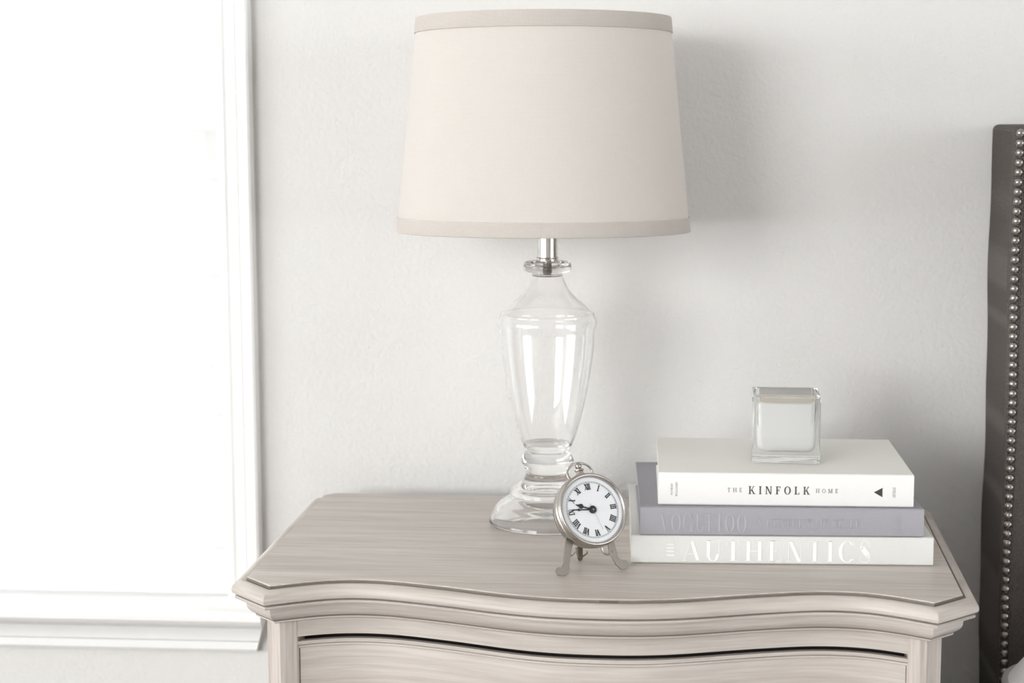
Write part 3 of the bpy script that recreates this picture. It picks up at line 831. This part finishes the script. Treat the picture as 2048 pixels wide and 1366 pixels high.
letters('lettering', text_polys('A CENTURY OF STYLE', 232 * k, 440 * k, 0.0150, 0.0095, .15, .05), M_VOGL, BV)
letters('publisher_mark', rot90(text_polys('ABRAMS', 517 * k - .0085, 517 * k + .0085, 0.0155, 0.0035, .16, .07), 517 * k, 0.0155), M_VOGL, BV)
k = 0.2745 / 509
zc = 0.0181
letters('lettering', text_polys('THE', 139 * k, 168 * k, zc, 0.0046, .15, .07), M_INKG, BK)
letters('lettering', text_polys('KINFOLK', 181 * k, 303 * k, zc, 0.0086, .15, .06), M_INK, BK)
letters('lettering', text_polys('HOME', 315 * k, 359 * k, zc, 0.0046, .15, .07), M_INKG, BK)
letters('author_line', rot90(text_polys('NATHAN', 27 * k - .0062, 27 * k + .0062, zc, 0.0021, .14, .08), 27 * k, zc) +
        rot90(text_polys('WILLIAMS', 36.5 * k - .0078, 36.5 * k + .0078, zc, 0.0021, .16, .09), 36.5 * k, zc), M_INKG, BK)
a, b2, z1 = 430 * k, 447.5 * k, zc - 0.0010
tri = [[(a, z1), (a + .0062, z1 - .0029), (a + .0062, z1 + .0029)], [(a + .0058, z1 - .0052), (b2, z1 - .0056), (b2, z1 + .0050), (a + .0058, z1 + .0046)]]
tri = [[(a, z1), (b2, z1 - .0052), (b2 - .0012, z1 - .0012), (a + .0044, z1 + .0002)], [(a, z1), (a + .0044, z1 + .0002), (b2 - .0012, z1 + .0012), (b2, z1 + .0052)],
       [(a + .0050, z1 - .0016), (b2 - .0004, z1 - .0042), (b2 - .0004, z1 + .0042), (a + .0050, z1 + .0016)]]
letters('publisher_mark', tri, M_INK, BK)
letters('publisher_mark', rot90(text_polys('ARTISAN', 470 * k - .0058, 470 * k + .0058, zc - .001, 0.0030, .10, .06), 470 * k, zc - .001), M_INKG, BK)

# ------------------------------------------------------------------ square glass candle on the top book
CB = 0.8190
CD = tag(empty('candle', (0.1410, -0.2312, CB), math.radians(-2.2)), 'white wax candle in a thick square clear glass, standing on the top book', 'candle')
def ring(hx, r, z, n=7):
    return [(x, y, z) for x, y in rrect(-hx, -hx, hx, hx, r, n)]
def stack(rings, close_ends=(True, True)):
    m = mb(); n = len(rings[0])
    for r in rings: m.v += r
    for j in range(len(rings) - 1):
        for i in range(n): m.f.append((j * n + i, j * n + (i + 1) % n, (j + 1) * n + (i + 1) % n, (j + 1) * n + i)); m.m.append(0)
    if close_ends[0]: m.f.append(tuple(range(n - 1, -1, -1))); m.m.append(0)
    if close_ends[1]: m.f.append(tuple(range((len(rings) - 1) * n, len(rings) * n))); m.m.append(0)
    return m
HX, HC = 0.0376, 0.0742
zi = 0.0122
inner = [(0.0235, 0.0), (0.0268, 0.0004), (0.0292, 0.0018), (0.0309, 0.0042), (0.0317, 0.0072), (0.0320, 0.0110), (0.0331, HC - zi - 0.0008)]
outer = [(HX - 0.0012, 0.0003), (HX - 0.0003, 0.0009), (HX, 0.0020), (HX, HC - 0.0007), (HX - 0.0003, HC - 0.0002), (HX - 0.0009, HC)]
rings = [ring(h, 0.0026, z) for h, z in outer] + [ring(0.0337, 0.0050, HC - 0.0001), ring(0.0331, 0.0055, HC - 0.0008)] + [ring(h, 0.0075 if z > 0.005 else 0.009, zi + z) for h, z in inner[::-1][1:]]
stack(rings).build('glass', M_CGLASS, CD, smooth=50)
WZ = 0.0660   # wax height above the book
def inner_h(z):
    for (h0, z0), (h1, z1_) in zip(inner[:-1], inner[1:]):
        if z0 <= z <= z1_: return h0 + (h1 - h0) * (z - z0) / (z1_ - z0)
    return inner[-1][0]
wr = [ring(inner_h(z) + 0.0002, 0.0075 if z > 0.005 else 0.009, zi - 0.0002 + z) for z in (0.0, .0004, .0018, .0042, .0072, .0110, .03, WZ - zi - 0.0008)]
wr.append(ring(inner_h(.05) + 0.0002, 0.007, WZ))
stack(wr).build('wax', M_WAX, CD, smooth=40)
stack([ring(0.0312, 0.007, WZ + 0.00002), ring(0.0310, 0.007, WZ + 0.0004)]).build('wax_surface', M_WAXTOP, CD, smooth=40)

# ------------------------------------------------------------------ desk clock on three feet
CKB = Vector((-0.0699, -0.3768, 0.72))
CK = tag(empty('desk_clock', CKB), 'round pewter desk clock with roman numerals, tilted back on three small feet', 'clock')
cR = Vector((0.8578, 0.5129, 0.0330)).normalized(); cU = Vector((-0.2382, 0.3398, 0.9099)); cU = (cU - cR * cU.dot(cR)).normalized(); cN = cR.cross(cU)
cC = Vector((-0.0715, -0.3597, 0.7856)) - CKB - cU * 0.0008
cf_ = (cC, cR, cU, cN)      # z of the frame points at the viewer
# profile (r, n): n = towards the viewer; the dial lies at n = 0
case = [(0, -.0215), (.030, -.0215), (.0345, -.0205), (.0375, -.0190), (.0388, -.0170), (.0390, -.0140), (.0376, -.0134), (.0376, -.0124), (.0394, -.0116), (.0404, -.0090), (.0402, -.0062),
        (.0390, -.0047), (.0379, -.0042), (.0379, -.0034), (.0396, -.0028), (.0405, -.0014), (.0402, .0006), (.0390, .0018), (.0372, .0016), (.0372, -.0012), (.0362, -.0014), (0, -.0014)]
mb().lathe(case, 96, cf_).build('case', [M_CLOCK], CK, smooth=50)
bez = [(.0372, .0004), (.0396, .0014), (.0398, .0026), (.0390, .0036), (.0378, .0040), (.0368, .0034), (.0362, .0024), (.0354, .0008), (.0352, -.0006), (.0362, -.0008)]
mb().lathe(bez, 96, cf_, close=True).build('bezel', M_CLOCK, CK, smooth=50)
mb().lathe([(0, -.0010), (.0362, -.0010), (.0362, -.0002), (0, 0)], 96, cf_).build('dial', M_DIAL, CK, smooth=30)
dial = [c for c in CK.children if c.name.startswith('dial')][0]
def on_dial(polys, name, mat, n0=0.0002, th=0.00015, parent=None):
    m = mb()
    for p in polys:
        vs = [cC + cR * a + cU * b_ + cN * n0 for a, b_ in p] + [cC + cR * a + cU * b_ + cN * (n0 + th) for a, b_ in p]
        q = len(p)
        m.add(vs, [tuple(range(q)), tuple(range(q, 2 * q))] + [(i, (i + 1) % q, q + (i + 1) % q, q + i) for i in range(q)])
    return m.build(name, mat, parent or CK, smooth=0)
NUM = ['XII', 'I', 'II', 'III', 'IIII', 'V', 'VI', 'VII', 'VIII', 'IX', 'X', 'XI']
for i, s in enumerate(NUM):
    h = 0.0068
    gl = [glyph(c, .25, .085) for c in s]
    wd = [gg[1] * h * (0.62 if c == 'I' else 0.72) for gg, c in zip(gl, s)]
    tot = sum(wd); x = -tot / 2; ps = []
    a = 2 * PI * i / 12
    for (pp, ww), c, wx in zip(gl, s, wd):
        kx = 0.62 if c == 'I' else 0.72
        for p in pp:
            q = []
            for (u, v) in p:
                lx = x + u * h * kx; ly = 0.0253 + (v - 0.5) * h
                q.append((lx * math.cos(a) + ly * math.sin(a), -lx * math.sin(a) + ly * math.cos(a)))
            ps.append(q)
        x += wx
    on_dial(ps, 'numeral', M_BLACK, parent=dial)
def ringpoly(r0, r1, n=96):
    return [[(r * math.sin(a), r * math.cos(a)) for r, a in ((r0, 2 * PI * k / n), (r1, 2 * PI * k / n), (r1, 2 * PI * (k + 1) / n), (r0, 2 * PI * (k + 1) / n))] for k in range(n)]
ticks = []
for k in range(60):
    a = 2 * PI * k / 60; wdt = 0.00028 if k % 5 else 0.0006
    c, s = math.cos(a), math.sin(a)
    ticks.append([(x * c + y * s, -x * s + y * c) for x, y in ((-wdt / 2, .0298), (wdt / 2, .0298), (wdt / 2, .0308), (-wdt / 2, .0308))])
on_dial(ringpoly(.0296, .02985) + ringpoly(.0308, .03100) + ticks, 'minute_track', M_DIALGREY, parent=dial)
def hand(pts, ang):
    a = math.radians(ang); c, s = math.cos(a), math.sin(a)
    return [[(x * c + y * s, -x * s + y * c) for x, y in p] for p in pts]
def disc(cx, cy, r, n=20): return [(cx + r * math.cos(2 * PI * k / n), cy + r * math.sin(2 * PI * k / n)) for k in range(n)]
hour = [[(-.0008, 0), (.0008, 0), (.0007, .0115), (-.0007, .0115)], disc(0, .0138, .0027), [(-.0016, .0155), (.0016, .0155), (.0002, .0205), (-.0002, .0205)]]
on_dial(hand(hour, -66.8), 'hour_hand', M_BLACK, n0=0.0007, th=0.0002)
minu = [[(-.0008, 0), (.0008, 0), (.0006, .0150), (-.0006, .0150)], disc(0, .0165, .0015), [(-.0008, .0175), (.0008, .0175), (.0002, .0285), (-.0002, .0285)]]
on_dial(hand(minu, -83.5), 'minute_hand', M_BLACK, n0=0.0012, th=0.0002)
on_dial(hand([[(-.00022, -.0070), (.00022, -.0070), (.00012, .0240), (-.00012, .0240)]], 164.5), 'second_hand', M_DIALGREY, n0=0.0017, th=0.0001)
mb().lathe([(0, .0003), (.0042, .0003), (.0042, .0017), (.0036, .0021), (.0024, .0023), (0, .0024)], 32, cf_).build('hand_hub', M_BLACK, CK)
mb().lathe([(0, .0024), (.0013, .0024), (.0011, .0030), (0, .0032)], 20, cf_).build('hub_pin', M_CLOCKD, CK)
# crown stem, ball and swinging ring at the top
base = cC - cN * 0.0095
st = (base + cU * 0.0395, cR, cN, cU)
mb().lathe([(0, -.001), (.0062, -.001), (.0060, .0015), (.0042, .0030), (.0040, .0050), (.0052, .0060), (.0052, .0072), (.0034, .0082), (0, .0085)], 28, st).build('crown', M_CLOCK, CK, smooth=50)
mb().lathe(smooth_prof([(0, .0075), (.0026, .0085), (.0037, .0112), (.0028, .0140), (0, .0150)], 4), 24, st).build('crown_ball', M_CLOCK, CK, smooth=60)
rc = base + cU * 0.0420
pts = [rc + cR * (.0152 * math.cos(a)) + cU * (.0120 * math.sin(a)) for a in [math.radians(-28 + 236 * k / 32) for k in range(33)]]
mb().tube(pts, 0.0012, 10).build('top_ring', M_CLOCK, CK, smooth=60)
# feet: flat cut plates
LPN = Vector((0.3929, -0.8378, 0.3791)).normalized()
def plate(pts, nrm, th, name, mat=M_CLOCKD):
    m = mb(); q = len(pts)
    P = [Vector(p) for p in pts]; P = [Vector((p.x, p.y, max(p.z, 0.0002))) for p in P]
    m.add([p + nrm * th / 2 for p in P] + [Vector(((p - nrm * th / 2).x, (p - nrm * th / 2).y, max(0.0002, (p - nrm * th / 2).z))) for p in P],
          [tuple(range(q)), tuple(range(q, 2 * q))] + [(i, (i + 1) % q, q + (i + 1) % q, q + i) for i in range(q)])
    return m.build(name, mat, CK, smooth=30, bevel=0.0003)
Lg = [(-0.02904, 0.00427, 0.03898), (-0.02066, 0.00632, 0.03586), (-0.02391, -0.00225, 0.0198), (-0.02521, -0.00799, 0.00848), (-0.02439, -0.00852, 0.00645), (-0.02509, -0.01036, 0.00311), (-0.02866, -0.01331, 0.00028), (-0.03277, -0.01583, 0.0), (-0.03697, -0.01674, 0.00132), (-0.03889, -0.01579, 0.00539), (-0.03767, -0.01374, 0.00868), (-0.03248, -0.01152, 0.00819), (-0.03104, -0.0087, 0.01293), (-0.03072, -0.00472, 0.02141)]
Rg = [(0.01385, 0.02154, 0.0329), (0.01998, 0.0246, 0.0332), (0.02623, 0.01785, 0.01226), (0.02946, 0.01822, 0.00974), (0.03479, 0.02027, 0.00874), (0.0375, 0.02008, 0.00553), (0.03649, 0.01787, 0.00167), (0.03385, 0.01585, 0.0), (0.02959, 0.01404, 0.00035), (0.02422, 0.01375, 0.00529), (0.0204, 0.01491, 0.01181), (0.01658, 0.01629, 0.01883)]
plate(Lg, LPN, 0.0022, 'foot')
plate(Rg, LPN, 0.0022, 'foot')
NB = Vector((cN.x, cN.y, 0)).normalized()
Bk = [(-0.0188, 0.0471, 0.040), (-0.0120, 0.0512, 0.040), (-0.01344, 0.05218, 0.01981), (-0.01341, 0.0522, 0.00239), (-0.01447, 0.05158, 0.0), (-0.01768, 0.04973, 0.0), (-0.01875, 0.04911, 0.00309), (-0.01878, 0.0491, 0.02049)]
Bk = [(x - 0.004 * (1 if z > .03 else 0), y - 0.012 * (1 if z > .03 else 0), z) for x, y, z in Bk]
plate(Bk, NB, 0.0022, 'foot')
mb().tube([(-0.0262, 0.0448, 0.0085), (-0.02568, 0.04511, 0.0060), (-0.02355, 0.04634, 0.0078), (-0.02089, 0.04787, 0.0107), (-0.0205, 0.0481, 0.0150)], 0.0011, 8).build('scroll', M_CLOCK, CK)
mb().tube([(-0.0195, 0.0486, 0.0140), (-0.01929, 0.0488, 0.0080), (-0.0175, 0.0498, 0.0048), (-0.01608, 0.05065, 0.0040), (-0.01234, 0.05282, 0.0044), (-0.00806, 0.05529, 0.0074), (-0.0085, 0.0550, 0.0092)], 0.0011, 8).build('scroll', M_CLOCK, CK)
mb().tube([(0.0085, 0.0145, 0.0235), (0.01, 0.0142, 0.0195), (0.01183, 0.0140, 0.0176), (0.01556, 0.01494, 0.0164), (0.01873, 0.0167, 0.0172), (0.0200, 0.0178, 0.0195)], 0.0012, 8).build('scroll', M_CLOCK, CK)

# ------------------------------------------------------------------ headboard
HB = tag(empty('headboard', (0.4086, 0.0445, 0)), 'tall dark taupe upholstered headboard with a pewter nailhead border, against the wall', 'headboard')
hx0, hx1, hd, hz = 0.0, 1.62, 0.1420, 1.1865
m = mb()
NZ = 60
# slightly uneven cloth side: stack of sections from the floor to the rounded top
def hb_sec(z, ins):
    wob = 0.0010 * math.sin(z * 17) + 0.0006 * math.sin(z * 41 + 1)
    lean = -0.0020 * (z - 0.85) / 0.35
    return [(x + (wob + lean if x < 0.5 else 0), -hd / 2 + y, z) for x, y in
            [(x_, y_) for x_, y_ in rrect(hx0 + ins, -hd / 2 + ins, hx1 - ins, hd / 2 - ins * 0.2, 0.006, 4)]]
zs = list(np.linspace(0.02, hz - 0.007, NZ)); rings = [hb_sec(z, 0) for z in zs]
for a in (20, 45, 70, 90):
    rings.append(hb_sec(hz - 0.007 + 0.007 * math.sin(math.radians(a)), 0.007 * (1 - math.cos(math.radians(a)))))
stack(rings).build('upholstered_panel', M_UPH, HB, smooth=50)
# a welt of woven tape under the nails
mb().box(0.0025, -hd - 0.0008, 0.03, 0.0135, -hd + 0.001, hz - 0.006)  .build('border_tape', M_TAPE, HB, bevel=0.0006)
nm = mb().lathe([(.0053, 0), (.0050, .0012), (.0040, .0028), (.0024, .0039), (0, .0043)], 16, (Vector((0, 0, 0)), Vector((1, 0, 0)), Vector((0, 0, 1)), Vector((0, -1, 0))))
n0 = nm.build('nailhead', M_NAIL, HB, smooth=60)
def put(o, x, z):
    o.location = (x, -hd - 0.0008, z)
cnt = 0
z = hz - 0.0075
def hbx(z): return 0.0073 + 0.0010 * math.sin(z * 17) + -0.0016 * (z - 0.85) / 0.35
while z > 0.40:
    if cnt == 0: o = n0
    else:
        o = n0.copy(); COL.objects.link(o); o.parent = HB
    put(o, hbx(z), z); o.rotation_euler = (random.uniform(-.12, .12), 0, random.uniform(-.12, .12))
    z -= 0.01135; cnt += 1
x = hbx(hz - .0075) + 0.0114
while x < 0.25:
    o = n0.copy(); COL.objects.link(o); o.parent = HB
    put(o, x, hz - 0.0075); o.rotation_euler = (random.uniform(-.12, .12), 0, random.uniform(-.12, .12))
    x += 0.0114

# bed: mattress under the frame edge, pillow with grey piping
MT = tag(empty('mattress', (1.215, -1.13, 0.0)), 'white mattress of the bed in front of the headboard', 'mattress')
rings = []
for z, ins in ((0.22, .03), (0.225, .012), (0.245, 0), (0.45, 0), (0.470, .012), (0.475, .03)):
    rings.append([(x, y, z) for x, y in rrect(-0.78 + ins, -1.0 + ins, 0.78 - ins, 1.0 - ins, 0.06, 6)])
stack(rings).build('mattress_body', M_SHEET, MT, smooth=50)
mb().box(-0.77, -0.99, 0.0, 0.77, 0.99, 0.22).build('box_base', M_UPH, MT, bevel=0.01)
PL = tag(empty('pillow', (0.730, -0.345, 0.4755), math.radians(3)), 'white cotton pillow with grey piping lying at the head of the bed', 'pillow')
NX, NY = 44, 32; LXP, LYP, TH = 0.335, 0.225, 0.087
def pil(u, v):
    # superellipse plan, plump middle
    ex = 2.0 / 5.0
    a = math.atan2(v, u); rr = max(abs(u), abs(v))
    cu, cv = math.cos(a), math.sin(a)
    sx = abs(cu) ** ex * (1 if cu >= 0 else -1); sy = abs(cv) ** ex * (1 if cv >= 0 else -1)
    return rr * sx * LXP, rr * sy * LYP, max(0.0, 1 - rr ** 2.6) ** 0.55
for side in (1,):
    m = mb(); top = []; nr, na = 14, 72
    vs = [(0, 0, TH * 2)]; 
    for s_ in (1, -1):
        c0 = len(m.v); m.v.append((0, 0, TH + s_ * TH))
        rws = []
        for i in range(1, nr + 1):
            r0 = i / nr; row = []
            for j in range(na):
                a = 2 * PI * j / na
                u, v = r0 * math.cos(a), r0 * math.sin(a)
                cu, cv = math.cos(a), math.sin(a); ex = 0.42
                x = r0 * abs(cu) ** ex * (1 if cu >= 0 else -1) * LXP; y = r0 * abs(cv) ** ex * (1 if cv >= 0 else -1) * LYP
                h = max(0.0, 1 - r0 ** 2.6) ** 0.55
                row.append(len(m.v)); m.v.append((x, y, TH + s_ * TH * h))
            rws.append(row)
        for j in range(na): m.f.append((c0, rws[0][j], rws[0][(j + 1) % na])); m.m.append(0)
        for i in range(nr - 1):
            for j in range(na): m.f.append((rws[i][j], rws[i + 1][j], rws[i + 1][(j + 1) % na], rws[i][(j + 1) % na])); m.m.append(0)
    m.build('pillow_body', M_SHEET, PL, smooth=80)
pts = []
for j in range(96):
    a = 2 * PI * j / 96; cu, cv = math.cos(a), math.sin(a); ex = 0.42
    pts.append((abs(cu) ** ex * (1 if cu >= 0 else -1) * LXP, abs(cv) ** ex * (1 if cv >= 0 else -1) * LYP, TH))
mb().tube(pts, 0.0045, 8, closed=True).build('piping', M_SHEETB, PL, smooth=60)
